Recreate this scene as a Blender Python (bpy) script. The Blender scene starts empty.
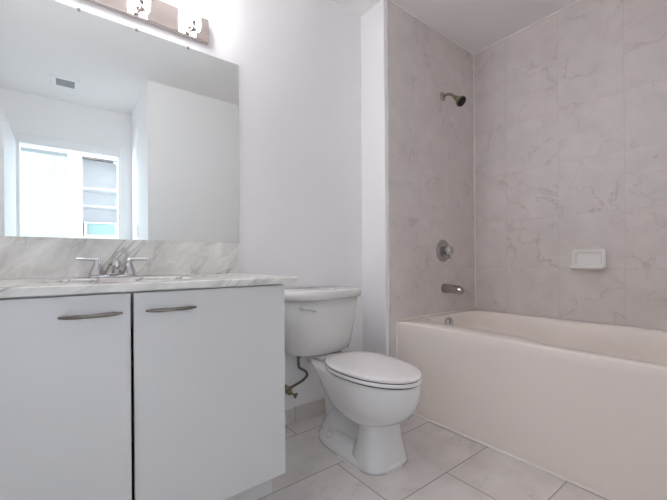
import bpy, bmesh, math, random
from mathutils import Vector, Matrix

random.seed(4)
C = bpy.context.scene.collection
SC = bpy.context.scene

# ------------------------------------------------------------------ camera
F, YAW, ROLL, SY, EYE = 348.95, 0.65411, -0.00703, 11.315, 0.883
rt = Vector((math.cos(YAW), -math.sin(YAW), 0)); fw = Vector((math.sin(YAW), math.cos(YAW), 0)); up = Vector((0, 0, 1))
r2 = rt * math.cos(ROLL) + up * math.sin(ROLL); u2 = -rt * math.sin(ROLL) + up * math.cos(ROLL)
cd = bpy.data.cameras.new('camera'); cam = bpy.data.objects.new('camera', cd); C.objects.link(cam)
cd.sensor_width = 36.0; cd.lens = F / 667 * 36; cd.shift_y = SY / 667; cd.clip_start = 0.02
M = Matrix((r2, u2, -fw)).transposed().to_4x4(); M.translation = Vector((0, 0, EYE)); cam.matrix_world = M
SC.camera = cam

# ------------------------------------------------------------------ world, daylight, added side fill, exposure
w = bpy.data.worlds.new('world'); SC.world = w; w.use_nodes = True
w.node_tree.nodes['Background'].inputs[0].default_value = (0.80, 0.92, 1.0, 1)
w.node_tree.nodes['Background'].inputs[1].default_value = 0.9
SC.view_settings.view_transform = 'Standard'; SC.view_settings.look = 'None'
SC.view_settings.exposure = 0.2; SC.view_settings.gamma = 1.0
try: SC.view_settings.use_curve_mapping = False
except Exception: pass
SC.cycles.max_bounces = 16; SC.cycles.diffuse_bounces = 12; SC.cycles.glossy_bounces = 6
LAMP = 15.0          # radiance of the frosted lamp shades
def area(name, loc, rot, sx, sy, power, col):
    d = bpy.data.lights.new(name, 'AREA'); d.shape = 'RECTANGLE'; d.size = sx; d.size_y = sy; d.energy = power; d.color = col
    o = bpy.data.objects.new(name, d); C.objects.link(o); o.location = loc; o.rotation_euler = rot; return o
area('window_daylight', (-0.52, -2.72, 1.25), (math.radians(90), 0, 0), 1.1, 2.1, 5, (0.80, 0.92, 1.0))
area('added_side_fill', (-2.25, -1.8, 1.4), (0, math.radians(-90), 0), 1.5, 1.0, 110, (0.80, 0.92, 1.0))  # unseen side light, added to brighten the closet and bedroom

# ------------------------------------------------------------------ dimensions
D = 1.665; YS = 1.45; XR = 2.468; XT = 1.59; XS = 1.508; HC = 2.448; XL = -0.50
YJ = -0.02; XJ = 0.56; YD = -0.93; YB = -2.60
RIM = 0.517; CX = 0.144; VY = 1.097; CT0, CT1 = 0.806, 0.828

# ------------------------------------------------------------------ materials
def mat(name, col, rough=0.5, metal=0.0, spec=0.5, bump=0.0, bscale=60, vary=0.0, vscale=6, coat=0.0):
    m = bpy.data.materials.new(name); m.use_nodes = True; nt = m.node_tree; b = nt.nodes['Principled BSDF']
    b.inputs['Base Color'].default_value = (*col, 1); b.inputs['Roughness'].default_value = rough
    b.inputs['Metallic'].default_value = metal; b.inputs['Specular IOR Level'].default_value = spec
    b.inputs['Coat Weight'].default_value = coat; b.inputs['Coat Roughness'].default_value = 0.05
    tc = nt.nodes.new('ShaderNodeTexCoord')
    if vary > 0:
        n = nt.nodes.new('ShaderNodeTexNoise'); n.inputs['Scale'].default_value = vscale; n.inputs['Detail'].default_value = 4
        nt.links.new(tc.outputs['Object'], n.inputs['Vector'])
        mx = nt.nodes.new('ShaderNodeMix'); mx.data_type = 'RGBA'
        mx.inputs[6].default_value = (*[c * (1 - vary) for c in col], 1); mx.inputs[7].default_value = (*[min(1, c * (1 + vary)) for c in col], 1)
        nt.links.new(n.outputs['Fac'], mx.inputs[0]); nt.links.new(mx.outputs[2], b.inputs['Base Color'])
    if bump > 0:
        n = nt.nodes.new('ShaderNodeTexNoise'); n.inputs['Scale'].default_value = bscale; n.inputs['Detail'].default_value = 3
        nt.links.new(tc.outputs['Object'], n.inputs['Vector'])
        bp = nt.nodes.new('ShaderNodeBump'); bp.inputs['Strength'].default_value = bump; bp.inputs['Distance'].default_value = 0.002
        nt.links.new(n.outputs['Fac'], bp.inputs['Height']); nt.links.new(bp.outputs['Normal'], b.inputs['Normal'])
    return m

def vein_nodes(nt, vec, scale, dist, width, detail=3.0):
    """thin irregular lines: 1 on a vein, 0 away from it"""
    n = nt.nodes.new('ShaderNodeTexNoise'); n.inputs['Scale'].default_value = scale; n.inputs['Detail'].default_value = detail
    n.inputs['Distortion'].default_value = dist; nt.links.new(vec, n.inputs['Vector'])
    s = nt.nodes.new('ShaderNodeMath'); s.operation = 'SUBTRACT'; s.inputs[1].default_value = 0.5; nt.links.new(n.outputs['Fac'], s.inputs[0])
    a = nt.nodes.new('ShaderNodeMath'); a.operation = 'ABSOLUTE'; nt.links.new(s.outputs[0], a.inputs[0])
    r = nt.nodes.new('ShaderNodeMapRange'); r.inputs['From Min'].default_value = 0; r.inputs['From Max'].default_value = width
    r.inputs['To Min'].default_value = 1; r.inputs['To Max'].default_value = 0; r.interpolation_type = 'SMOOTHSTEP'
    nt.links.new(a.outputs[0], r.inputs['Value']); return r.outputs[0]

def mixc(nt, fac, a, b):
    mx = nt.nodes.new('ShaderNodeMix'); mx.data_type = 'RGBA'
    for i, v in ((0, fac), (6, a), (7, b)):
        if hasattr(v, 'is_linked'): nt.links.new(v, mx.inputs[i])
        elif i == 0: mx.inputs[0].default_value = v
        else: mx.inputs[i].default_value = (*v, 1)
    return mx.outputs[2]
def mul(nt, a, b):
    m = nt.nodes.new('ShaderNodeMath'); m.operation = 'MULTIPLY'
    for i, v in enumerate((a, b)):
        if hasattr(v, 'is_linked'): nt.links.new(v, m.inputs[i])
        else: m.inputs[i].default_value = v
    return m.outputs[0]

def tile_mat(name, u, v, u0, v0, bw, bh, offset, base, cloud, vein, grout, mortar=0.0028, rough=0.22, veinamt=0.5, groutamt=1.0, vscale=3.0):
    """marble look tiles; u, v = the object axes the courses run along"""
    m = bpy.data.materials.new(name); m.use_nodes = True; nt = m.node_tree; b = nt.nodes['Principled BSDF']
    tc = nt.nodes.new('ShaderNodeTexCoord'); sp = nt.nodes.new('ShaderNodeSeparateXYZ'); nt.links.new(tc.outputs['Object'], sp.inputs[0])
    cb = nt.nodes.new('ShaderNodeCombineXYZ')
    for i, (ax, o) in enumerate(((u, u0), (v, v0))):
        a = nt.nodes.new('ShaderNodeMath'); a.operation = 'SUBTRACT'; a.inputs[1].default_value = o
        nt.links.new(sp.outputs['XYZ'.index(ax.upper())], a.inputs[0]); nt.links.new(a.outputs[0], cb.inputs[i])
    br = nt.nodes.new('ShaderNodeTexBrick'); br.offset = offset; br.offset_frequency = 2; br.squash = 1
    nt.links.new(cb.outputs[0], br.inputs['Vector'])
    for k, val in (('Scale', 1.0), ('Mortar Size', mortar), ('Mortar Smooth', 0.3), ('Bias', 0.0), ('Brick Width', bw), ('Row Height', bh)): br.inputs[k].default_value = val
    br.inputs['Color1'].default_value = (0, 0, 0, 1); br.inputs['Color2'].default_value = (1, 1, 1, 1); br.inputs['Mortar'].default_value = (0, 0, 0, 1)
    sc = nt.nodes.new('ShaderNodeVectorMath'); sc.operation = 'SCALE'; sc.inputs['Scale'].default_value = 7.0; nt.links.new(br.outputs['Color'], sc.inputs[0])
    ad = nt.nodes.new('ShaderNodeVectorMath'); ad.operation = 'ADD'; nt.links.new(sc.outputs[0], ad.inputs[0]); nt.links.new(tc.outputs['Object'], ad.inputs[1])
    n = nt.nodes.new('ShaderNodeTexNoise'); n.inputs['Scale'].default_value = 8; n.inputs['Detail'].default_value = 6; n.inputs['Roughness'].default_value = 0.6
    nt.links.new(ad.outputs[0], n.inputs['Vector'])
    mr = nt.nodes.new('ShaderNodeMapRange'); mr.inputs['From Min'].default_value = 0.3; mr.inputs['From Max'].default_value = 0.7; nt.links.new(n.outputs['Fac'], mr.inputs['Value'])
    c = mixc(nt, mr.outputs[0], base, cloud)
    v1 = vein_nodes(nt, ad.outputs[0], vscale, 0.35, 0.014, 5.0)
    n2 = nt.nodes.new('ShaderNodeTexNoise'); n2.inputs['Scale'].default_value = 4.0; nt.links.new(ad.outputs[0], n2.inputs['Vector'])
    mr2 = nt.nodes.new('ShaderNodeMapRange'); mr2.inputs['From Min'].default_value = 0.36; mr2.inputs['From Max'].default_value = 0.62; nt.links.new(n2.outputs['Fac'], mr2.inputs['Value'])
    c = mixc(nt, mul(nt, mul(nt, v1, mr2.outputs[0]), veinamt), c, vein)
    c = mixc(nt, mul(nt, br.outputs['Fac'], groutamt), c, grout)
    nt.links.new(c, b.inputs['Base Color']); b.inputs['Roughness'].default_value = rough
    bp = nt.nodes.new('ShaderNodeBump'); bp.invert = True; bp.inputs['Strength'].default_value = 0.25; bp.inputs['Distance'].default_value = 0.001
    nt.links.new(br.outputs['Fac'], bp.inputs['Height']); nt.links.new(bp.outputs['Normal'], b.inputs['Normal'])
    return m

def marble_mat(name):
    m = bpy.data.materials.new(name); m.use_nodes = True; nt = m.node_tree; b = nt.nodes['Principled BSDF']
    tc = nt.nodes.new('ShaderNodeTexCoord'); mp = nt.nodes.new('ShaderNodeMapping'); mp.inputs['Rotation'].default_value = (0.3, math.radians(42), 0.25)
    nt.links.new(tc.outputs['Object'], mp.inputs['Vector'])
    m2 = nt.nodes.new('ShaderNodeMapping'); m2.inputs['Scale'].default_value = (1.0, 1.3, 2.6); nt.links.new(mp.outputs[0], m2.inputs['Vector']); mp = m2
    n = nt.nodes.new('ShaderNodeTexNoise'); n.inputs['Scale'].default_value = 6; n.inputs['Detail'].default_value = 7; n.inputs['Roughness'].default_value = 0.62; n.inputs['Distortion'].default_value = 0.6
    nt.links.new(mp.outputs[0], n.inputs['Vector'])
    mr = nt.nodes.new('ShaderNodeMapRange'); mr.inputs['From Min'].default_value = 0.36; mr.inputs['From Max'].default_value = 0.68; nt.links.new(n.outputs['Fac'], mr.inputs['Value'])
    c = mixc(nt, mr.outputs[0], (0.86, 0.85, 0.82), (0.60, 0.59, 0.56))
    v = vein_nodes(nt, mp.outputs[0], 3.4, 0.5, 0.028, 6)
    n2 = nt.nodes.new('ShaderNodeTexNoise'); n2.inputs['Scale'].default_value = 3.0; nt.links.new(tc.outputs['Object'], n2.inputs['Vector'])
    mr2 = nt.nodes.new('ShaderNodeMapRange'); mr2.inputs['From Min'].default_value = 0.4; mr2.inputs['From Max'].default_value = 0.65; nt.links.new(n2.outputs['Fac'], mr2.inputs['Value'])
    c = mixc(nt, mul(nt, mul(nt, v, mr2.outputs[0]), 0.75), c, (0.20, 0.195, 0.19))
    nt.links.new(c, b.inputs['Base Color']); b.inputs['Roughness'].default_value = 0.18
    return m

M_wall = mat('white_paint', (0.87, 0.865, 0.875), 0.6, bump=0.03, bscale=250)
M_ceil = mat('ceiling_paint', (0.86, 0.845, 0.84), 0.8, bump=0.04, bscale=200)
M_trim = mat('white_semi_gloss_paint', (0.83, 0.84, 0.85), 0.35)
M_caulk = mat('white_caulk', (0.90, 0.87, 0.85), 0.5)
M_cab = mat('white_gloss_laminate', (0.655, 0.655, 0.655), 0.22, vary=0.01)
M_dark = mat('recess_shade', (0.03, 0.03, 0.03), 0.8)  # near-black, shade painted into the seat gaps and vent opening
TB, TCL, TV, TG = (0.735, 0.69, 0.675), (0.645, 0.60, 0.585), (0.45, 0.395, 0.38), (0.56, 0.51, 0.49)
M_tile_r = tile_mat('wall_tile_right', 'y', 'z', 0.561 - 0.33 * 8, 0.832 - 0.33 * 4, 0.329, 0.33, 0.0, TB, TCL, TV, TG, groutamt=0.5, mortar=0.0022, rough=0.45, veinamt=0.5, vscale=3.6)
M_tile_s = tile_mat('wall_tile_shower', 'x', 'z', XR - 0.33 * 8, 0.832 - 0.33 * 4, 0.33, 0.33, 0.0, TB, TCL, TV, TG, groutamt=0.3, mortar=0.002, rough=0.45, veinamt=0.5, vscale=3.6)
FB, FCL, FV, FG = (0.76, 0.72, 0.70), (0.65, 0.605, 0.585), (0.52, 0.475, 0.46), (0.34, 0.315, 0.30)
M_floor = tile_mat('floor_tile', 'x', 'y', 1.253 - 0.64 * 8 + 0.32, 0.541 - 0.3305 * 14, 0.64, 0.3305, 0.5, FB, FCL, FV, FG, mortar=0.0026, vscale=4.5, rough=0.25)
M_base = tile_mat('tile_baseboard', 'x', 'z', 0.995 - 0.33 * 6, -0.005, 0.33, 0.5, 0.0, FB, FCL, FV, FG, mortar=0.002)
M_marble = marble_mat('carrara_marble')
M_porc = mat('white_porcelain', (0.725, 0.72, 0.71), 0.09, coat=0.3)
M_seat = mat('white_toilet_seat_plastic', (0.80, 0.775, 0.77), 0.2)
M_tub = mat('bisque_acrylic', (0.875, 0.81, 0.757), 0.22)
M_chrome = mat('chrome', (0.58, 0.58, 0.60), 0.06, 1.0)
M_dchrome = mat('weathered_chrome', (0.42, 0.395, 0.38), 0.14, 1.0)
M_nickel = mat('brushed_nickel', (0.78, 0.69, 0.66), 0.10, 1.0)
M_pull = mat('dark_satin_nickel', (0.25, 0.23, 0.21), 0.35, 1.0)
M_brass = mat('tarnished_brass', (0.25, 0.21, 0.13), 0.3, 1.0)
M_black = mat('black_rubber', (0.01, 0.01, 0.01), 0.5, spec=0.2)
M_hose = mat('grey_braided_hose', (0.16, 0.15, 0.14), 0.45, 0.6, bump=0.3, bscale=900)
M_basin = mat('white_basin_ceramic', (0.80, 0.79, 0.77), 0.12)
M_teal = mat('pale_teal_plastic', (0.36, 0.53, 0.50), 0.35)
def translucent(name, col):
    m = bpy.data.materials.new(name); m.use_nodes = True; nt = m.node_tree; b = nt.nodes['Principled BSDF']; b.inputs['Base Color'].default_value = (*col, 1); b.inputs['Roughness'].default_value = 0.9
    t = nt.nodes.new('ShaderNodeBsdfTranslucent'); t.inputs[0].default_value = (*col, 1); mx = nt.nodes.new('ShaderNodeMixShader'); mx.inputs[0].default_value = 0.5
    nt.links.new(b.outputs[0], mx.inputs[1]); nt.links.new(t.outputs[0], mx.inputs[2]); nt.links.new(mx.outputs[0], nt.nodes['Material Output'].inputs[0]); return m
M_val = translucent('pale_green_fabric', (0.70, 0.77, 0.73))
M_glass_shade = bpy.data.materials.new('lit_frosted_glass'); M_glass_shade.use_nodes = True
_b = M_glass_shade.node_tree.nodes['Principled BSDF']; _b.inputs['Base Color'].default_value = (0.9, 0.9, 0.9, 1); _b.inputs['Roughness'].default_value = 0.3
_b.inputs['Emission Color'].default_value = (1.0, 0.985, 0.99, 1); _b.inputs['Emission Strength'].default_value = LAMP
M_pane = bpy.data.materials.new('window_glass'); M_pane.use_nodes = True
_b = M_pane.node_tree.nodes['Principled BSDF']; _b.inputs['Transmission Weight'].default_value = 1; _b.inputs['Roughness'].default_value = 0; _b.inputs['IOR'].default_value = 1.05
M_mirror = bpy.data.materials.new('mirror_silvering'); M_mirror.use_nodes = True
_b = M_mirror.node_tree.nodes['Principled BSDF']; _b.inputs['Base Color'].default_value = (0.84, 0.885, 0.88, 1); _b.inputs['Metallic'].default_value = 1; _b.inputs['Roughness'].default_value = 0.0

# ------------------------------------------------------------------ mesh helpers
def obj(name, bm, m, parent=None, smooth=False, bevel=0.0, seg=2, subsurf=0):
    me = bpy.data.meshes.new(name); bmesh.ops.recalc_face_normals(bm, faces=bm.faces); bm.to_mesh(me); bm.free()
    o = bpy.data.objects.new(name, me); C.objects.link(o)
    for k in (m if isinstance(m, (list, tuple)) else [m]): me.materials.append(k)
    if parent is not None:
        o.parent = parent; o.matrix_parent_inverse = parent.matrix_world.inverted()
    if smooth:
        for p in me.polygons: p.use_smooth = True
    if bevel > 0:
        b = o.modifiers.new('bevel', 'BEVEL'); b.width = bevel; b.segments = seg; b.limit_method = 'ANGLE'; b.angle_limit = math.radians(40)
        b.harden_normals = False
        for p in me.polygons: p.use_smooth = True
        try: me.set_sharp_from_angle(angle=math.radians(60))
        except Exception: pass
    if subsurf: s = o.modifiers.new('subsurf', 'SUBSURF'); s.levels = s.render_levels = subsurf
    return o
def BM(): return bmesh.new()
def box(bm, x0, y0, z0, x1, y1, z1):
    vs = [bm.verts.new((x, y, z)) for x in (x0, x1) for y in (y0, y1) for z in (z0, z1)]
    for f in ((0, 1, 3, 2), (4, 6, 7, 5), (0, 4, 5, 1), (2, 3, 7, 6), (0, 2, 6, 4), (1, 5, 7, 3)): bm.faces.new([vs[i] for i in f])
    return bm
def bx(*a): return box(BM(), *a)
def ring(bm, pts): return [bm.verts.new(p) for p in pts]
def bridge(bm, a, b):
    n = len(a)
    for i in range(n): bm.faces.new((a[i], a[(i + 1) % n], b[(i + 1) % n], b[i]))
def loft(bm, rings, cap0=True, cap1=True):
    rs = [ring(bm, r) for r in rings]
    for a, b in zip(rs, rs[1:]): bridge(bm, a, b)
    if cap0: bm.faces.new(rs[0][::-1])
    if cap1: bm.faces.new(rs[-1])
    return rs
def frame(axis):
    z = Vector(axis).normalized(); x = z.orthogonal().normalized(); return x, z.cross(x), z
def lathe(bm, o, axis, prof, n=32, cap=True):
    """prof = (radius, height along axis)"""
    x, y, z = frame(axis); o = Vector(o)
    loft(bm, [[o + z * h + (x * math.cos(2 * math.pi * i / n) + y * math.sin(2 * math.pi * i / n)) * max(r, 1e-5) for i in range(n)] for r, h in prof], cap, cap)
    return bm
def catmull(P, k=8):
    P = [Vector(p) for p in P]; Q = [2 * P[0] - P[1]] + P + [2 * P[-1] - P[-2]]; out = []
    for i in range(1, len(Q) - 2):
        a, b, c, d = Q[i - 1:i + 3]
        for j in range(k):
            t = j / k
            out.append(0.5 * ((2 * b) + (c - a) * t + (2 * a - 5 * b + 4 * c - d) * t * t + (3 * b - a - 3 * c + d) * t ** 3))
    out.append(P[-1]); return out
def tube(bm, pts, r, n=16, smoothk=8, flat=None, upv=None):
    """swept tube; r number or list at the control points; flat = (width factor, height factor)"""
    k = smoothk if len(pts) > 2 else 1
    P = catmull(pts, k) if k > 1 else [Vector(p) for p in pts]
    if isinstance(r, (list, tuple)):
        R = []
        for i in range(len(P)):
            t = i / k; j = min(int(t), len(r) - 2); R.append(r[j] + (r[j + 1] - r[j]) * (t - j))
    else: R = [r] * len(P)
    x = None; rings = []
    for i, p in enumerate(P):
        t = (P[min(i + 1, len(P) - 1)] - P[max(i - 1, 0)]).normalized()
        if upv is not None: y = (Vector(upv) - t * Vector(upv).dot(t)).normalized(); x = y.cross(t)
        else:
            x = t.orthogonal().normalized() if x is None else (x - t * x.dot(t)).normalized(); y = t.cross(x)
        fx, fy = flat or (1, 1)
        rings.append([p + (x * math.cos(2 * math.pi * a / n) * fx + y * math.sin(2 * math.pi * a / n) * fy) * R[i] for a in range(n)])
    loft(bm, rings); return bm
def sphere(bm, c, r, sx=1, sy=1, sz=1):
    bmesh.ops.create_uvsphere(bm, u_segments=24, v_segments=14, radius=1, matrix=Matrix.Translation(c) @ Matrix.Diagonal((r * sx, r * sy, r * sz, 1))); return bm
def rrect(x0, y0, x1, y1, rad, n=8):
    """rounded rectangle outline, counter clockwise"""
    out = []
    for cx, cy, a0 in ((x1 - rad, y0 + rad, -90), (x1 - rad, y1 - rad, 0), (x0 + rad, y1 - rad, 90), (x0 + rad, y0 + rad, 180)):
        for i in range(n + 1):
            a = math.radians(a0 + 90 * i / n); out.append((cx + rad * math.cos(a), cy + rad * math.sin(a)))
    return out

def tag(o, label, cat, group=None):
    o['label'] = label; o['category'] = cat
    if group: o['group'] = group
    return o
def thing(name, label, cat, loc, group=None):
    o = bpy.data.objects.new(name, None); C.objects.link(o); o.location = loc; o.empty_display_size = 0.05
    bpy.context.view_layer.update(); return tag(o, label, cat, group)
def struct(name, bm, m, parent=None, **k):
    o = obj(name, bm, m, parent, **k)
    if parent is None: o['kind'] = 'structure'
    return o
def copy_thing(src, offset, label=None):
    r = src.copy(); C.objects.link(r); r.location = src.location + Vector(offset)
    if label: r['label'] = label
    for ch in src.children:
        c = ch.copy(); C.objects.link(c); c.parent = r
        for g in ch.children:
            d = g.copy(); C.objects.link(d); d.parent = c
    return r

# ------------------------------------------------------------------ room shell
T = 0.10
struct('floor', bx(-2.2, YB - 0.9, -T, XR + T, D + T, 0), M_floor)
struct('ceiling', bx(XL - T, YD - 0.12, HC, XR + T, D + T, HC + T), M_ceil)
struct('wall_back', bx(XL - T, D, 0, XR + T, D + T, HC), M_wall)
struct('wall_left', bx(XL - T, YD, 0, XL, D, HC), M_wall)
struct('wall_right', bx(XR, YJ - 0.3, 0, XR + T, D, HC), M_tile_r)
struct('wall_shower', bx(XS, YS + 0.008, 0, XR, D, HC), M_wall, bevel=0.003)
struct('wall_shower_tile', bx(XS + 0.023, YS, 0, XR, YS + 0.008, HC), M_tile_s)
struct('wall_front', bx(XJ, YD, 0, XR + T, YJ, HC), M_wall)
bm = BM(); DL, DR, DH = -0.345, 0.452, 2.0
box(bm, XL - T, YD - 0.12, 0, DL, YD, HC); box(bm, DR, YD - 0.12, 0, XJ + 0.3, YD, HC); box(bm, DL, YD - 0.12, DH, DR, YD, HC)
struct('wall_door', bm, M_wall)
bm = BM(); tw = 0.07
for y0, y1 in ((YD, YD + 0.014), (YD - 0.134, YD - 0.12)):
    box(bm, DL - tw, y0, 0, DL, y1, DH + tw); box(bm, DR, y0, 0, DR + tw, y1, DH + tw); box(bm, DL, y0, DH, DR, y1, DH + tw)
box(bm, DL - 0.001, YD - 0.12, 0, DL + 0.015, YD, DH); box(bm, DR - 0.015, YD - 0.12, 0, DR + 0.001, YD, DH); box(bm, DL, YD - 0.12, DH - 0.015, DR, YD, DH + 0.001)
struct('trim_1', bm, M_trim, bevel=0.003)
# corner caulk lines
struct('trim_2', bx(XR - 0.011, YS - 0.008, RIM, XR, YS, HC), M_caulk, bevel=0.003)
struct('trim_3', bx(XR - 0.006, YJ, HC - 0.008, XR, YS, HC), M_caulk)
struct('trim_4', bx(XS + 0.023, YS - 0.005, HC - 0.006, XR, YS, HC), M_caulk)
struct('trim_5', bx(XT - 0.013, YJ, 0, XT, YS, 0.008), M_caulk, bevel=0.003)
struct('trim_6', bx(XT - 0.007, YS - 0.010, 0, XT + 0.004, YS, RIM + 0.004), M_caulk, bevel=0.003)
# tile skirting
struct('baseboard_back', bx(0.616, D - 0.01, 0, XS, D, 0.082), M_base)
struct('baseboard_stub', bx(XS - 0.01, YS, 0, XS, D - 0.01, 0.082), M_base)
# bedroom beyond the door
bm = BM(); box(bm, -2.3, YB - 0.9, 0, -2.2, -2.3, 2.75); box(bm, -2.3, -1.3, 0, -2.2, YD - 0.12, 2.75); box(bm, -2.3, -2.3, 0, -2.2, -1.3, 0.65); box(bm, -2.3, -2.3, 2.15, -2.2, -1.3, 2.75); box(bm, 1.6, YB - 0.9, 0, 1.7, YD - 0.12, 2.75)  # unseen opening in the left wall, added for the side fill
struct('wall_bedroom_sides', bm, M_wall)
struct('ceiling_bedroom', bx(-2.3, YB - 0.9, 2.75, 1.7, YD - 0.12, 2.85), M_ceil)
struct('wall_bedroom_near', bx(-2.3, YD - 0.12, HC, 1.7, YD - 0.02, 2.75), M_wall)
struct('wall_bedroom_near_left', bx(-2.3, YD - 0.12, 0, XL - T, YD - 0.02, HC), M_wall)
struct('wall_bedroom_near_right', bx(XJ + 0.3, YD - 0.125, 0, 1.7, YD - 0.12, HC), M_wall)
WX0, WX1, WZ1, KX0, KX1, KZ = -1.10, 0.07, 2.42, 0.185, 0.640, 2.36
bm = BM()
box(bm, -2.2, YB - 0.1, 0, WX0, YB, 2.75); box(bm, WX1, YB - 0.1, 0, KX0, YB, 2.75); box(bm, KX1, YB - 0.1, 0, 1.6, YB, 2.75)
box(bm, WX0, YB - 0.1, WZ1, WX1, YB, 2.75); box(bm, WX0, YB - 0.1, 0, WX1, YB, 0.08); box(bm, KX0, YB - 0.1, KZ, KX1, YB, 2.75)
struct('wall_bedroom_far', bm, M_wall)
bm = BM(); box(bm, KX0 - 0.05, YB - 0.42, 0, KX0, YB - 0.1, 2.75); box(bm, KX1, YB - 0.42, 0, KX1 + 0.05, YB - 0.1, 2.75); box(bm, KX0 - 0.05, YB - 0.47, 0, KX1 + 0.05, YB - 0.42, 2.75)
struct('wall_closet', bm, M_wall)
# window
bm = BM(); a, b_ = 0.045, YB - 0.08
for x0, x1, z0, z1 in ((WX0, WX0 + a, 0.08, WZ1), (WX1 - a, WX1, 0.08, WZ1), (WX0, WX1, 0.08, 0.08 + a), (WX0, WX1, WZ1 - a, WZ1)): box(bm, x0, b_, z0, x1, b_ + 0.05, z1)
win = struct('window_1', bm, M_trim, bevel=0.003)
obj('pane', bx(WX0 + a, b_ + 0.02, 0.08 + a, WX1 - a, b_ + 0.026, WZ1 - a), M_pane, win)
# light switch on the recess side wall
sw = thing('light_switch', 'white light switch plate on the side wall by the door, seen in the mirror', 'light switch', (XJ, -0.56, 1.19))
obj('plate', bx(XJ - 0.006, -0.60, 1.13, XJ, -0.525, 1.25), M_trim, sw, bevel=0.002)
obj('rocker', bx(XJ - 0.011, -0.578, 1.16, XJ - 0.005, -0.547, 1.22), M_trim, sw, bevel=0.002)
# open door leaf
dr = struct('door_1', bx(-0.387, YD + 0.02, 0.01, -0.352, YD + 0.79, 1.985), M_trim, bevel=0.002)
hd = obj('door_handle', lathe(BM(), (-0.352, YD + 0.72, 0.95), (1, 0, 0), [(0.026, 0), (0.026, 0.006), (0.010, 0.008), (0.010, 0.035), (0.024, 0.04), (0.027, 0.052), (0.02, 0.062), (0.0, 0.064)]), M_nickel, dr, smooth=True)

# ceiling vent
vt = thing('ceiling_vent', 'white square ceiling register with dark slats, seen in the mirror', 'vent', (0.005, -0.49, HC))
bm = BM(); x0, x1, y0, y1 = -0.095, 0.105, -0.60, -0.385; i = 0.035
for q in ((x0, y0, x1, y0 + i), (x0, y1 - i, x1, y1), (x0, y0 + i, x0 + i, y1 - i), (x1 - i, y0 + i, x1, y1 - i)): box(bm, q[0], q[1], HC - 0.008, q[2], q[3], HC)
obj('frame', bm, M_trim, vt, bevel=0.002)
bm = BM(); box(bm, x0 + i, y0 + i, HC - 0.002, x1 - i, y1 - i, HC - 0.0005)
obj('duct_shade', bm, M_dark, vt)  # flat dark sheet, shade of the vent hollow put into its colour
m_slat = mat('grey_vent_metal', (0.30, 0.31, 0.31), 0.5)
for k in range(6):
    yy = y0 + i + 0.012 + k * (y1 - y0 - 2 * i - 0.02) / 5.2
    bm = BM(); loft(bm, [[(x, yy - 0.007, HC - 0.007), (x, yy - 0.006, HC - 0.008), (x, yy + 0.006, HC - 0.003), (x, yy + 0.005, HC - 0.002)] for x in (x0 + i, x1 - i)])
    obj('slat', bm, m_slat, vt)

# ------------------------------------------------------------------ things in the bedroom, seen in the mirror
KB = YB - 0.42
sh = thing('closet_shelving', 'white closet shelves behind the doorway, seen in the mirror', 'shelf', (0.41, KB, 1.4))
for z in (1.96, 1.71, 1.262):
    obj('shelf', bx(KX0, KB, z - 0.022, KX1, KB + 0.30, z), M_trim, sh, bevel=0.002)
rl = thing('closet_track', 'dark metal sliding track across the top of the closet opening, seen in the mirror', 'track', (0.41, YB, KZ))
obj('rail', bx(KX0, YB - 0.06, KZ - 0.03, KX1, YB - 0.005, KZ), M_pull, rl, bevel=0.002)
obj('roller', lathe(BM(), (KX1 - 0.07, YB - 0.004, KZ - 0.03), (0, -1, 0), [(0.018, -0.006), (0.018, 0.01)]), M_trim, rl, smooth=True)
bn = thing('storage_bin', 'pale teal bin with a white rim on the closet shelf, seen in the mirror', 'bin', (0.41, KB + 0.18, 1.262))
obj('bin_body', bx(0.245, KB + 0.06, 1.29, 0.575, KB + 0.285, 1.447), M_teal, bn, bevel=0.008)
bm = BM()
for q in ((0.205, 1.263, 0.245, 1.470), (0.575, 1.263, 0.615, 1.470), (0.245, 1.447, 0.575, 1.470), (0.245, 1.263, 0.575, 1.290)): box(bm, q[0], KB + 0.05, q[1], q[2], KB + 0.297, q[3])
obj('rim', bm, M_trim, bn, bevel=0.003)
bm = BM(); n = 60; rows = []
for z in (2.135, 2.305):
    rows.append([(WX0 + (WX1 - 0.02 - WX0) * k / n, YB + 0.03 + 0.003 * math.sin(k * 0.8), z + (0.004 * math.sin(k * .9) if z < 2.2 else 0)) for k in range(n + 1)])
fr = [bm.verts.new(p) for p in rows[0]]; tp = [bm.verts.new(p) for p in rows[1]]
fb = [bm.verts.new((p[0], p[1] - 0.012, p[2])) for p in rows[0]]; tb = [bm.verts.new((p[0], p[1] - 0.012, p[2])) for p in rows[1]]
for k in range(n):
    bm.faces.new((fr[k], fr[k + 1], tp[k + 1], tp[k])); bm.faces.new((fb[k + 1], fb[k], tb[k], tb[k + 1])); bm.faces.new((tp[k], tp[k + 1], tb[k + 1], tb[k])); bm.faces.new((fr[k + 1], fr[k], fb[k], fb[k + 1]))
bm.faces.new((fr[0], tp[0], tb[0], fb[0])); bm.faces.new((tp[n], fr[n], fb[n], tb[n]))
tag(obj('window_valance', bm, M_val, smooth=False), 'pale green fabric valance across the bedroom window top, seen in the mirror', 'valance')

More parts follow.
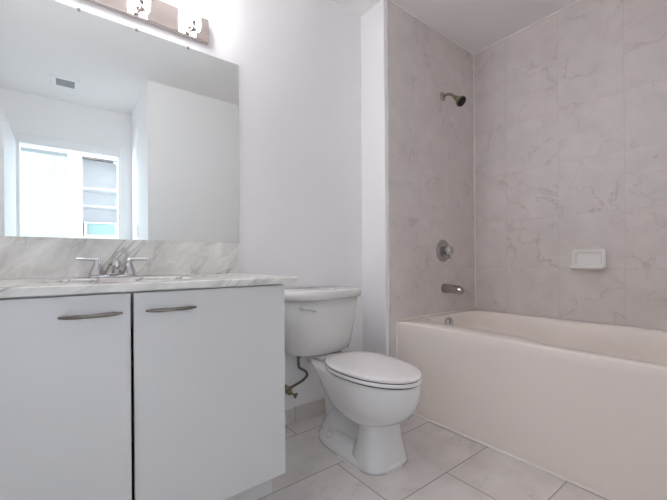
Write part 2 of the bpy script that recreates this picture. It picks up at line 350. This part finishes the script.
# ------------------------------------------------------------------ vanity
VX0, VX1 = XL + 0.002, 0.619
va = thing('vanity_cabinet', 'glossy white two-door vanity cabinet with dark bar pulls under the marble counter', 'cabinet', (CX, 1.4, 0))
bm = BM(); t = 0.018; c0, c1, cy = 0.125, CT0 - 0.001, VY + 0.020
box(bm, VX0, cy, c0, VX0 + t, D - 0.001, c1); box(bm, VX1 - t, cy, c0, VX1, D - 0.001, c1); box(bm, VX0 + t, cy, c0, VX1 - t, D - 0.001, c0 + t)
box(bm, VX0 + t, D - 0.013, c0 + t, VX1 - t, D - 0.001, c1); box(bm, VX0 + t, cy, c1 - 0.012, VX1 - t, cy + 0.03, c1)
obj('body', bm, M_cab, va)
obj('toe_kick', bx(VX0, 1.206, 0.0, VX1 + 0.001, D - 0.012, 0.125), M_cab, va)
obj('filler_panel', bx(VX0, VY + 0.001, 0.127, -0.331, VY + 0.019, CT0 - 0.004), M_cab, va, bevel=0.0015)
def pull(x0, x1, z, parent):
    n = 9; bm = BM(); L = x1 - x0
    pts = [(x0 + L * t, VY - 0.013 - 0.016 * math.sin(math.pi * t), z) for t in [k / (n - 1) for k in range(n)]]
    tube(bm, pts, [0.003, 0.0052, 0.0058, 0.0052, 0.005, 0.0052, 0.0058, 0.0052, 0.003], 12, 4)
    h = obj('handle', bm, M_pull, parent, smooth=True)
    for t in (0.13, 0.87): obj('post', tube(BM(), [(x0 + L * t, VY + 0.001, z), (x0 + L * t, VY - 0.017, z)], 0.0042, 12), M_pull, h, smooth=True)
for xa, xb, ha, hb in ((-0.328, CX - 0.0042, -0.016, 0.119), (CX + 0.0035, VX1, 0.175, 0.310)):
    d = obj('door', bx(xa, VY, 0.127, xb, VY + 0.018, CT0 - 0.006), M_cab, va, bevel=0.0015)
    pull(ha, hb, 0.749, d)

# counter with an oval hole, backsplash, undermount basin
SX, SYc, SA, SB = CX, 1.335, 0.225, 0.150; NN = 64
def counter():
    bm = BM(); x0, x1, y0, y1 = XL + 0.001, 0.665, 1.080, D - 0.001
    def outer(z, ins=0.0):
        out = []
        for k in range(NN):
            a = 2 * math.pi * k / NN; dx, dy = math.cos(a), math.sin(a); ts = []
            X0, X1, Y0, Y1 = x0 + ins, x1 - ins, y0 + ins, y1 - ins
            if dx > 1e-9: ts.append((X1 - SX) / dx)
            if dx < -1e-9: ts.append((X0 - SX) / dx)
            if dy > 1e-9: ts.append((Y1 - SYc) / dy)
            if dy < -1e-9: ts.append((Y0 - SYc) / dy)
            t = min(ts); out.append([SX + dx * t, SYc + dy * t, z])
        for cx, cy in ((X0, Y0), (X1, Y0), (X1, Y1), (X0, Y1)):
            j = min(range(NN), key=lambda q: (out[q][0] - cx) ** 2 + (out[q][1] - cy) ** 2); out[j] = [cx, cy, z]
        return out
    def inner(z, ins=0.0): return [(SX + (SA + ins) * math.cos(2 * math.pi * k / NN), SYc + (SB + ins) * math.sin(2 * math.pi * k / NN), z) for k in range(NN)]
    e = 0.003
    rs = [ring(bm, r) for r in (inner(CT1, e), outer(CT1, e), outer(CT1 - e), outer(CT0), inner(CT0), inner(CT1 - e))]
    for a, b in zip(rs, rs[1:] + rs[:1]): bridge(bm, a, b)
    return bm
ct = tag(obj('countertop', counter(), M_marble), 'white marble vanity countertop with grey veins and a sink cutout', 'countertop')
tag(obj('backsplash', bx(XL + 0.001, D - 0.021, CT1 + 0.0003, 0.668, D - 0.0005, 0.977), M_marble, None, bevel=0.002), 'low grey-veined marble backsplash along the wall under the mirror', 'backsplash')
bm = BM()
prof = [(1.0, 0.0), (1.0, -0.02), (0.96, -0.06), (0.85, -0.10), (0.6, -0.125), (0.25, -0.132), (0.09, -0.133)]
rs = [[(SX + (SA + 0.004) * s * math.cos(2 * math.pi * k / 48), SYc + (SB + 0.004) * s * math.sin(2 * math.pi * k / 48), CT0 - 0.002 + h) for k in range(48)] for s, h in prof]
ro = [[(SX + (SA + 0.014) * s * math.cos(2 * math.pi * k / 48), SYc + (SB + 0.014) * s * math.sin(2 * math.pi * k / 48), CT0 - 0.002 + h - (0.0 if i == 0 else 0.008)) for k in range(48)] for i, (s, h) in enumerate(prof)]
A = [ring(bm, r) for r in rs]; B = [ring(bm, r) for r in ro]
for q in (A, B):
    for a, b in zip(q, q[1:]): bridge(bm, a, b)
bridge(bm, A[0], B[0]); bm.faces.new(B[-1]); bm.faces.new(A[-1])
sk = tag(obj('sink', bm, M_basin, smooth=True), 'white oval undermount sink set below the marble countertop', 'sink')
obj('drain', lathe(BM(), (SX, SYc, CT0 - 0.1345), (0, 0, 1), [(0.022, 0), (0.022, 0.002), (0.014, 0.003), (0.0, 0.003)]), M_chrome, sk, smooth=True)

# faucet
FY = 1.565
fa = thing('faucet', 'chrome two-handle sink faucet standing on the marble counter', 'faucet', (CX, FY, CT1))
bm = BM(); loft(bm, [[(CX + x, FY + y, CT1 + z) for x, y in rrect(-hw, -hd_, hw, hd_, hd_ * 0.98)] for hw, hd_, z in ((0.080, 0.027, 0.0), (0.080, 0.027, 0.006), (0.077, 0.024, 0.010))])
obj('base_plate', bm, M_chrome, fa, smooth=True)
for s in (-1, 1):
    hx = CX + s * 0.052
    h = obj('handle', lathe(BM(), (hx, FY, CT1 + 0.008), (0, 0, 1), [(0.028, 0), (0.027, 0.006), (0.020, 0.022), (0.012, 0.042), (0.010, 0.050), (0.011, 0.055), (0.010, 0.060), (0.0, 0.064)]), M_chrome, fa, smooth=True)
    obj('lever', tube(BM(), [(hx - s * 0.004, FY, CT1 + 0.066), (hx + s * 0.02, FY, CT1 + 0.069), (hx + s * 0.045, FY - 0.003, CT1 + 0.069), (hx + s * 0.062, FY - 0.004, CT1 + 0.070)], [0.008, 0.0065, 0.005, 0.0055], 14), M_chrome, h, smooth=True)
bm = BM(); loft(bm, [[(CX + x, FY + y + dy, CT1 + z) for x, y in rrect(-hw, -hd_, hw, hd_, min(hw, hd_) * 0.9)] for hw, hd_, dy, z in
     ((0.035, 0.026, 0, 0.008), (0.032, 0.025, 0, 0.016), (0.022, 0.022, -0.002, 0.035), (0.014, 0.019, -0.004, 0.055), (0.012, 0.014, -0.005, 0.066), (0.007, 0.008, -0.005, 0.071))])
spt = obj('spout', bm, M_dchrome, fa, smooth=True)
tube(bm := BM(), [(CX, FY - 0.002, CT1 + 0.052), (CX, FY - 0.045, CT1 + 0.060), (CX, FY - 0.085, CT1 + 0.055), (CX, FY - 0.108, CT1 + 0.043)], [0.016, 0.0145, 0.013, 0.0125], 18, flat=(1.15, 0.85), upv=(0, 0, 1))
obj('nozzle', bm, M_chrome, spt, smooth=True)
obj('aerator', lathe(BM(), (CX, FY - 0.106, CT1 + 0.044), (0, -0.3, -1), [(0.0105, 0), (0.0105, 0.012), (0.008, 0.0125)]), M_dchrome, spt, smooth=True)

# ------------------------------------------------------------------ mirror
MX0, MX1, MZ0, MZ1 = -0.395, 0.684, 0.979, 1.861
mi = thing('wall_mirror', 'large frameless wall mirror standing on the marble backsplash', 'mirror', (CX, D, MZ0))
bm = bx(MX0, D - 0.006, MZ0, MX1, D - 0.0005, MZ1)
g = obj('mirror_glass', bm, [M_mirror, mat('mirror_edge', (0.06, 0.07, 0.07), 0.3)], mi)
for p in g.data.polygons: p.material_index = 0 if p.normal.y < -0.9 else 1
for x in (0.045, 0.241, 0.447, -0.2):
    bm = BM(); box(bm, x - 0.005, D - 0.009, MZ1 - 0.007, x + 0.005, D - 0.0065, MZ1 + 0.003); box(bm, x - 0.005, D - 0.0065, MZ1 + 0.0005, x + 0.005, D - 0.0005, MZ1 + 0.003)
    obj('clip', bm, M_pull, mi, bevel=0.001)

# ------------------------------------------------------------------ vanity light
PZ0, PZ1 = 1.905, 2.015; PX0, PX1 = -0.248, 0.536
vl = thing('vanity_light', 'brushed nickel vanity light bar with glowing glass shades above the mirror', 'wall light', (CX, D, 1.96))
obj('backplate', bx(PX0, D - 0.025, PZ0, PX1, D - 0.0005, PZ1), M_nickel, vl, bevel=0.003)
for k in range(4):
    x = 0.449 - 0.202 * k; y = 1.603; r = 0.036
    bm = BM()
    loft(bm, [[(x + rr * math.cos(2 * math.pi * j / 32), y + rr * math.sin(2 * math.pi * j / 32), z) for j in range(32)] for rr, z in
        ((r * 0.86, 1.921), (r * 0.97, 1.923), (r, 1.931), (r, 2.05), (r, 2.20), (r * 0.92, 2.20), (r * 0.92, 2.05), (r * 0.9, 1.94), (r * 0.4, 1.935))])
    obj('glass_shade', bm, M_glass_shade, vl, smooth=True)
    a = obj('arm', tube(BM(), [(x - 0.010, D - 0.026, 1.920), (x - 0.009, D - 0.040, 1.909), (x - 0.004, y - 0.01, 1.905), (x, y - 0.028, 1.914), (x + 0.002, y - 0.032, 1.926)], 0.005, 14), M_nickel, vl, smooth=True)
    obj('rosette', lathe(BM(), (x - 0.010, D - 0.025, 1.920), (0, -1, 0), [(0.014, 0), (0.013, 0.003), (0.006, 0.007), (0, 0.007)]), M_dchrome, a, smooth=True)
    obj('finial', sphere(BM(), (x - 0.002, y - 0.036, 1.926), 0.0095), M_dchrome, a, smooth=True)
    obj('glass_clamp', tube(BM(), [(x + 0.014, y - 0.036, 1.924), (x + 0.014, y - 0.036, 1.962)], 0.004, 12), M_dchrome, vl, smooth=True)
    obj('socket_cup', lathe(BM(), (x, y, 1.909), (0, 0, 1), [(0.008, 0), (0.018, 0.004), (0.022, 0.0125), (0.0, 0.0125)]), M_nickel, vl, smooth=True)

# ------------------------------------------------------------------ toilet
TX = 1.094
to = thing('toilet', 'white two-piece toilet with closed lid between the vanity and the bathtub', 'toilet', (TX, 1.3, 0))
def egg(xc, hw, yf, yr, yc, z, n=48, pr_=2.6, pf=2.0):
    """outline: pointed-round front at yf, squarer rear at yr, widest at yc"""
    out = []
    for k in range(n):
        a = 2 * math.pi * k / n; c, s = math.cos(a), math.sin(a); p = pr_ if s > 0 else pf
        x = math.copysign(abs(c) ** (2 / p), c) * hw; y = math.copysign(abs(s) ** (2 / p), s) * ((yr - yc) if s > 0 else (yc - yf))
        out.append((xc + x, yc + y, z))
    return out
def taper(P, y0, y1, amt):
    """draw the rear of an outline in towards the axis"""
    out = []
    for x, y, z in P:
        t = max(0.0, min(1.0, (y - y0) / (y1 - y0))); t = t * t * (3 - 2 * t); out.append((TX + (x - TX) * (1 - amt * t), y, z))
    return out
bm = BM()
SECT = [ # z, halfwidth, front, rear, widest
 (0.175, 0.092, 1.060, 1.26, 1.15), (0.186, 0.110, 1.030, 1.30, 1.15), (0.205, 0.130, 0.990, 1.34, 1.15), (0.235, 0.147, 0.950, 1.38, 1.15), (0.275, 0.158, 0.920, 1.42, 1.15), (0.320, 0.163, 0.905, 1.47, 1.15),
 (0.350, 0.163, 0.901, 1.54, 1.16), (0.370, 0.162, 0.900, 1.60, 1.17), (0.379, 0.161, 0.901, 1.625, 1.17), (0.383, 0.157, 0.905, 1.620, 1.17)]
loft(bm, [taper(egg(TX, hw, yf, yr, yc, z), 1.36, 1.60, 0.36) for z, hw, yf, yr, yc in SECT])
# seat under the tank
loft(bm, [[(TX + x, y, z) for x, y in rrect(-hw, 1.415, hw, 1.60, 0.03)] for hw, z in ((0.06, 0.34), (0.078, 0.380), (0.078, 0.3985))])
# base plate
loft(bm, [egg(TX + 0.006, 0.127 - i, 1.011 + i, 1.500 - i, 1.18, z, 64, pr_=2.6, pf=2.5) for z, i in ((0.0, 0.0), (0.014, 0.0), (0.024, 0.004), (0.034, 0.016))])
# pedestal column
loft(bm, [egg(TX + 0.010, hw, yf, yr, 1.11, z, pr_=2.3, pf=2.6) for z, hw, yf, yr in ((0.0, 0.126, 1.012, 1.27), (0.012, 0.126, 1.012, 1.27), (0.05, 0.116, 1.024, 1.22), (0.10, 0.106, 1.036, 1.20), (0.16, 0.100, 1.042, 1.19), (0.20, 0.100, 1.040, 1.19), (0.23, 0.110, 1.02, 1.22))])
# low rear foot and trapway
loft(bm, [egg(TX + 0.004, hw, yf, yr, 1.28, z, pr_=2.4, pf=3) for z, hw, yf, yr in ((0.0, 0.126, 1.12, 1.500), (0.015, 0.126, 1.12, 1.500), (0.035, 0.116, 1.12, 1.485), (0.055, 0.098, 1.13, 1.465), (0.065, 0.07, 1.14, 1.44))])
tube(bm, [(TX, 1.20, 0.21), (TX, 1.30, 0.235), (TX, 1.37, 0.275), (TX, 1.42, 0.25), (TX, 1.425, 0.17), (TX, 1.40, 0.10), (TX, 1.39, 0.02)], [0.07, 0.07, 0.066, 0.058, 0.052, 0.062, 0.075], 24)
tube(bm, [(TX, 1.16, 0.08), (TX, 1.26, 0.085), (TX, 1.35, 0.095), (TX, 1.41, 0.03)], [0.055, 0.06, 0.080, 0.082], 24)
bowl = obj('bowl', bm, M_porc, to, smooth=True)
for s in (-1, 1):
    obj('bolt_cap', lathe(BM(), (TX + s * 0.094, 1.345, 0.040), (0, 0, 1), [(0.015, 0), (0.015, 0.014), (0.010, 0.023), (0.0, 0.025)], 20), M_porc, to, smooth=True)
bm = BM(); loft(bm, [egg(TX + 0.006, 0.1285, 1.009, 1.502, 1.18, z, 64, pr_=2.6, pf=2.5) for z in (0.0005, 0.004)])
obj('floor_caulk', bm, M_caulk, to)
def slab(name, sects, m, parent):
    bm = BM(); loft(bm, [egg(TX - 0.006, 0.164 - i, 0.894 + i, 1.384 - i, 1.165, z, 72, pr_=2.4, pf=2.02) for i, z in sects]); return obj(name, bm, m, parent, smooth=True)
seat = slab('seat', [(0.004, 0.3865), (0.0, 0.388), (0.0, 0.398), (0.003, 0.4015), (0.02, 0.402)], M_seat, to)
lid = slab('seat_lid', [(0.003, 0.406), (0.0, 0.4075), (0.0, 0.415), (0.0015, 0.4185), (0.006, 0.4205), (0.04, 0.4225), (0.10, 0.423)], M_seat, to)
slab('lid_gap_shade', [(0.005, 0.402), (0.005, 0.406)], M_dark, to)  # dark slab painting the shade in the gap between seat and lid
slab('seat_gap_shade', [(0.006, 0.382), (0.006, 0.3865)], M_dark, to)  # painted shade again, in the gap between bowl and seat
for s in (-1, 1):
    obj('hinge', tube(BM(), [(TX + s * 0.075 - 0.02, 1.396, 0.402), (TX + s * 0.075 + 0.02, 1.396, 0.402)], 0.0095, 16), M_seat, to, smooth=True)
# tank: bowed front, tapering down
def tank_sec(z, hw, yf, yb, rad=0.035, bow=0.03):
    out = []
    for x, y in rrect(-hw, yf, hw, yb, rad, 7):
        t = max(0.0, 1 - (x / hw) ** 2); f = (yb - y) / (yb - yf)
        out.append((TX - 0.008 + x, y - bow * t * min(1, max(0, f)), z))
    # subdivide the long front edge so that it can bow
    res = []
    for a, b in zip(out, out[1:] + out[:1]):
        res.append(a)
        if abs(a[0] - b[0]) > 0.1:
            front = a[1] < (yf + yb) / 2
            for k in range(1, 10):
                x = a[0] + (b[0] - a[0]) * k / 10; t = 1 - ((x - (TX - 0.008)) / hw) ** 2
                yy = yf if front else yb
                res.append((x, yy - (bow * t if front else 0), z))
    return res
YT = D - 0.012
TKS = ((0.398, 0.150, 1.530, 0.06, .030), (0.401, 0.175, 1.505, 0.07, .045), (0.412, 0.190, 1.492, 0.07, .05), (0.45, 0.200, 1.484, 0.07, .052), (0.56, 0.220, 1.474, 0.07, .055), (0.690, 0.236, 1.464, 0.07, .058))
bm = BM(); loft(bm, [tank_sec(z, hw, yf, YT, rd, bw) for z, hw, yf, rd, bw in TKS])
tank = obj('tank', bm, M_porc, to, smooth=True)
bm = BM(); loft(bm, [tank_sec(z, hw, yf, YT + 0.002, rd, 0.06) for z, hw, yf, rd in ((0.690, 0.240, 1.458, 0.072), (0.694, 0.2465, 1.450, 0.075), (0.716, 0.248, 1.448, 0.075), (0.728, 0.245, 1.452, 0.075), (0.735, 0.234, 1.464, 0.07), (0.738, 0.19, 1.52, 0.05))])
obj('tank_lid', bm, M_porc, to, smooth=True)
lv = obj('flush_lever', lathe(BM(), (0.912, 1.455, 0.655), (0, -1, 0), [(0.013, -0.02), (0.013, 0.012), (0.009, 0.018), (0.0, 0.019)], 20), M_porc, to, smooth=True)
obj('lever_arm', tube(BM(), [(0.905, 1.430, 0.657), (0.925, 1.420, 0.656), (0.950, 1.408, 0.648), (0.968, 1.400, 0.640)], [0.013, 0.013, 0.010, 0.007], 14, flat=(0.7, 1.0)), M_porc, lv, smooth=True)

# water supply
sv = thing('supply_valve', 'brass and chrome shut-off valve with braided hose on the wall beside the toilet', 'valve', (0.94, D, 0.19))
obj('escutcheon', lathe(BM(), (0.935, D, 0.19), (0, -1, 0), [(0.028, 0), (0.026, 0.004), (0.012, 0.008), (0, 0.008)]), M_dchrome, sv, smooth=True)
bm = BM(); lathe(bm, (0.935, D - 0.006, 0.19), (0, -1, 0), [(0.008, 0), (0.008, 0.02), (0.013, 0.022), (0.013, 0.055), (0.009, 0.058), (0, 0.058)], 20); lathe(bm, (0.935, D - 0.045, 0.185), (0.5, 0, 1), [(0.011, 0), (0.011, 0.03), (0.008, 0.036)], 16)
obj('valve_body', bm, M_brass, sv, smooth=True)
obj('valve_handle', lathe(BM(), (0.945, D - 0.062, 0.185), (0.55, -0.75, -0.35), [(0.005, 0), (0.005, 0.018), (0.014, 0.019), (0.015, 0.028), (0.010, 0.03)], 12), M_brass, sv, smooth=False)
obj('hose', tube(BM(), [(0.952, D - 0.047, 0.212), (0.972, D - 0.053, 0.222), (1.012, D - 0.063, 0.240), (1.034, D - 0.073, 0.266), (1.020, D - 0.079, 0.293), (0.980, D - 0.083, 0.320), (0.970, D - 0.09, 0.350), (0.970, D - 0.092, 0.384)], 0.0068, 14), M_hose, sv, smooth=True)
obj('coupling_nut', lathe(BM(), (0.970, D - 0.092, 0.376), (0, 0, 1), [(0.012, 0), (0.012, 0.022)], 6), M_hose, sv)

# ------------------------------------------------------------------ bathtub
tb = thing('bathtub', 'bisque alcove bathtub with a plain apron along the tiled wall', 'bathtub', (2.03, 0.7, 0))
TY0, TY1 = YJ + 0.001, YS - 0.001; X0, X1 = XT, XR - 0.001
def resample(P, n):
    P = [Vector(p) for p in P]; P.append(P[0]); L = [0]
    for a, b in zip(P, P[1:]): L.append(L[-1] + (b - a).length)
    out = []; j = 0
    for k in range(n):
        s = L[-1] * k / n
        while L[j + 1] < s: j += 1
        t = (s - L[j]) / max(1e-9, L[j + 1] - L[j]); out.append(P[j].lerp(P[j + 1], t))
    return out
def inner(ins, z, d_end, n=144):
    """basin outline; narrower at the drain end, wider where one sits"""
    xa, xb, xc, xd = 1.742 + ins, 1.657 + ins, 2.350 - ins, 2.392 - ins
    ya, yb = 0.06 + d_end, 1.405 - ins
    def S(t): t = max(0, min(1, t)); return t * t * (3 - 2 * t)
    L = []; m = 60
    for k in range(m + 1):                       # front side, drain end to near end
        y = yb + (ya - yb) * k / m; L.append([xb + (xa - xb) * S((y - 0.60) / 0.22), y])
    R = []
    for k in range(m + 1):
        y = ya + (yb - ya) * k / m; R.append([xd + (xc - xd) * S((y - 0.55) / 0.22), y])
    def rnd(P):
        r = 0.11; out = []
        for x, y in P:
            for yy, sg in ((ya, 1), (yb, -1)):
                d = (y - yy) * sg
                if d < r:
                    k = r - math.sqrt(max(0, r * r - (r - d) ** 2)); x = x + k if x < 2.0 else x - k
            out.append((x, y, z))
        return out
    return resample(rnd(L) + rnd(R), n)
bm = BM(); NB = 144
I0 = inner(0.0, RIM, 0.0, NB)
def outer_match(x0, y0, x1, y1, z):
    """points on the outer rectangle in the same order as the basin outline"""
    cx, cy = 2.03, 0.72; out = []
    for p in I0:
        dx, dy = p.x - cx, p.y - cy; ts = []
        if dx > 1e-9: ts.append((x1 - cx) / dx)
        if dx < -1e-9: ts.append((x0 - cx) / dx)
        if dy > 1e-9: ts.append((y1 - cy) / dy)
        if dy < -1e-9: ts.append((y0 - cy) / dy)
        t = min(ts); out.append(Vector((cx + dx * t, cy + dy * t, z)))
    for a, b in ((x0, y0), (x1, y0), (x1, y1), (x0, y1)):
        j = min(range(len(out)), key=lambda q: (out[q].x - a) ** 2 + (out[q].y - b) ** 2); out[j] = Vector((a, b, z))
    return out
rings = [outer_match(X0 + 0.006, TY0, X1, TY1, 0.0), outer_match(X0 + 0.004, TY0, X1, TY1, 0.44), outer_match(X0, TY0, X1, TY1, 0.47), outer_match(X0, TY0, X1, TY1, RIM - 0.008), outer_match(X0 + 0.0025, TY0, X1, TY1, RIM - 0.002), outer_match(X0 + 0.008, TY0 + .003, X1 - .003, TY1 - .003, RIM),
         inner(-0.012, RIM, -0.012), inner(-0.003, RIM - 0.003, -0.003), inner(0.004, RIM - 0.014, 0.004), inner(0.02, RIM - 0.08, 0.06), inner(0.045, 0.30, 0.14), inner(0.07, 0.17, 0.22), inner(0.10, 0.13, 0.27), inner(0.16, 0.115, 0.34)]
R_ = [ring(bm, r) for r in rings]
for a, b in zip(R_, R_[1:]): bridge(bm, a, b)
bm.faces.new(R_[0]); bm.faces.new(R_[-1])
shell = obj('tub_shell', bm, M_tub, tb, smooth=True)
try: shell.data.set_sharp_from_angle(angle=math.radians(50))
except Exception: pass
obj('tile_flange', loft(bm := BM(), [[(x, y, z) for x, z in ((X0 + 0.02, RIM - 0.001), (X1, RIM - 0.001), (X1, RIM + 0.012), (X0 + 0.02, RIM + 0.012))] for y in (YS - 0.012, YS - 0.0005)]) and bm, M_tub, tb, bevel=0.004)
ov = obj('overflow_plate', lathe(BM(), (2.03, 1.382, 0.468), (0, -1, 0.12), [(0.034, -0.008), (0.034, 0.004), (0.030, 0.010), (0.010, 0.013), (0, 0.013)]), M_chrome, tb, smooth=True)
obj('trip_lever', tube(BM(), [(2.03, 1.372, 0.470), (2.03, 1.356, 0.476)], [0.006, 0.008], 12), M_chrome, ov, smooth=True)
obj('tub_drain', lathe(BM(), (2.03, 1.17, 0.114), (0, 0, 1), [(0.035, 0), (0.035, 0.003), (0.02, 0.005), (0, 0.005)]), M_chrome, tb, smooth=True)

# ------------------------------------------------------------------ shower fittings
s1 = thing('showerhead', 'shower head with black spray face on a bent arm high on the tiled wall', 'shower head', (2.07, YS, 2.02))
obj('flange', lathe(BM(), (2.072, YS, 2.015), (0, -1, 0), [(0.030, 0), (0.029, 0.005), (0.014, 0.012), (0.0, 0.012)]), M_dchrome, s1, smooth=True)
obj('arm', tube(BM(), [(2.072, YS, 2.015), (2.072, YS - 0.04, 2.016), (2.072, YS - 0.07, 2.002), (2.072, YS - 0.100, 1.972)], 0.0095, 16), M_dchrome, s1, smooth=True)
ax = Vector((0, -0.72, -0.70)); hp = Vector((2.072, YS - 0.095, 1.977))
hb = obj('sprayer', lathe(BM(), hp, ax, [(0.010, 0), (0.014, 0.004), (0.014, 0.018), (0.011, 0.022), (0.018, 0.032), (0.032, 0.052), (0.035, 0.062), (0.035, 0.070), (0.031, 0.072)]), M_brass, s1, smooth=True)
obj('spray_face', lathe(BM(), hp + ax.normalized() * 0.0715, ax, [(0.0325, -0.002), (0.0325, 0.002), (0.02, 0.004), (0, 0.0045)]), M_black, hb, smooth=True)
s2 = thing('shower_valve', 'round chrome shower valve trim plate with knob above the tub spout', 'valve', (2.064, YS, 0.95))
obj('trim_plate', lathe(BM(), (2.064, YS, 0.950), (0, -1, 0), [(0.076, 0), (0.076, 0.003), (0.070, 0.008), (0.035, 0.014), (0.030, 0.015), (0, 0.015)], 48), M_dchrome, s2, smooth=True)
kb = obj('knob', lathe(BM(), (2.064, YS - 0.014, 0.950), (0, -1, 0), [(0.026, 0), (0.024, 0.012), (0.030, 0.016), (0.034, 0.024), (0.034, 0.042), (0.028, 0.052), (0.012, 0.056), (0, 0.056)], 32), M_chrome, s2, smooth=True)
obj('knob_lever', tube(BM(), [(2.064, YS - 0.045, 0.945), (2.064, YS - 0.05, 0.915), (2.064, YS - 0.055, 0.895)], [0.010, 0.009, 0.007], 14), M_dchrome, kb, smooth=True)
s3 = thing('tub_spout', 'chrome tub spout on the tiled end wall below the valve', 'spout', (2.09, YS, 0.69))
sp_ = obj('spout_body', tube(BM(), [(2.075, YS, 0.692), (2.075, YS - 0.02, 0.692), (2.075, YS - 0.07, 0.690), (2.075, YS - 0.115, 0.685), (2.075, YS - 0.138, 0.674)], [0.033, 0.032, 0.029, 0.027, 0.023], 24), M_dchrome, s3, smooth=True)
obj('diverter', lathe(BM(), (2.075, YS - 0.11, 0.705), (0, 0, 1), [(0.005, 0), (0.005, 0.006), (0.008, 0.008), (0.008, 0.013), (0, 0.015)], 16), M_dchrome, s3, smooth=True)

# ------------------------------------------------------------------ soap dish
dy0, dy1, dz0, dz1 = 0.637, 0.807, 0.826, 0.945
sd = thing('soap_dish', 'white ceramic soap dish set in the tiled wall above the bathtub', 'soap dish', (XR, 0.72, 0.88))
def yz(y0, z0, y1, z1, r, x): return [(x, y, z) for y, z in rrect(y0, z0, y1, z1, r, 6)]
bm = BM(); i = 0.018
loft(bm, [yz(dy0, dz0, dy1, dz1, 0.018, XR), yz(dy0, dz0, dy1, dz1, 0.018, XR - 0.012), yz(dy0 + .005, dz0 + .005, dy1 - .005, dz1 - .005, 0.016, XR - 0.018),
          yz(dy0 + i, dz0 + i + .006, dy1 - i, dz1 - i, 0.012, XR - 0.017), yz(dy0 + i + .006, dz0 + i + .010, dy1 - i - .006, dz1 - i - .006, 0.010, XR - 0.004)])
obj('dish_frame', bm, M_basin, sd, smooth=False, bevel=0.003, seg=3)
bm = BM(); loft(bm, [[(x, y, z) for x, y in rrect(XR - 0.058, dy0 + .002, XR - 0.008, dy1 - .002, 0.02, 6)] for z in (dz0 + 0.002, dz0 + 0.018)])
tr = obj('tray', bm, M_basin, sd, bevel=0.005, seg=3)
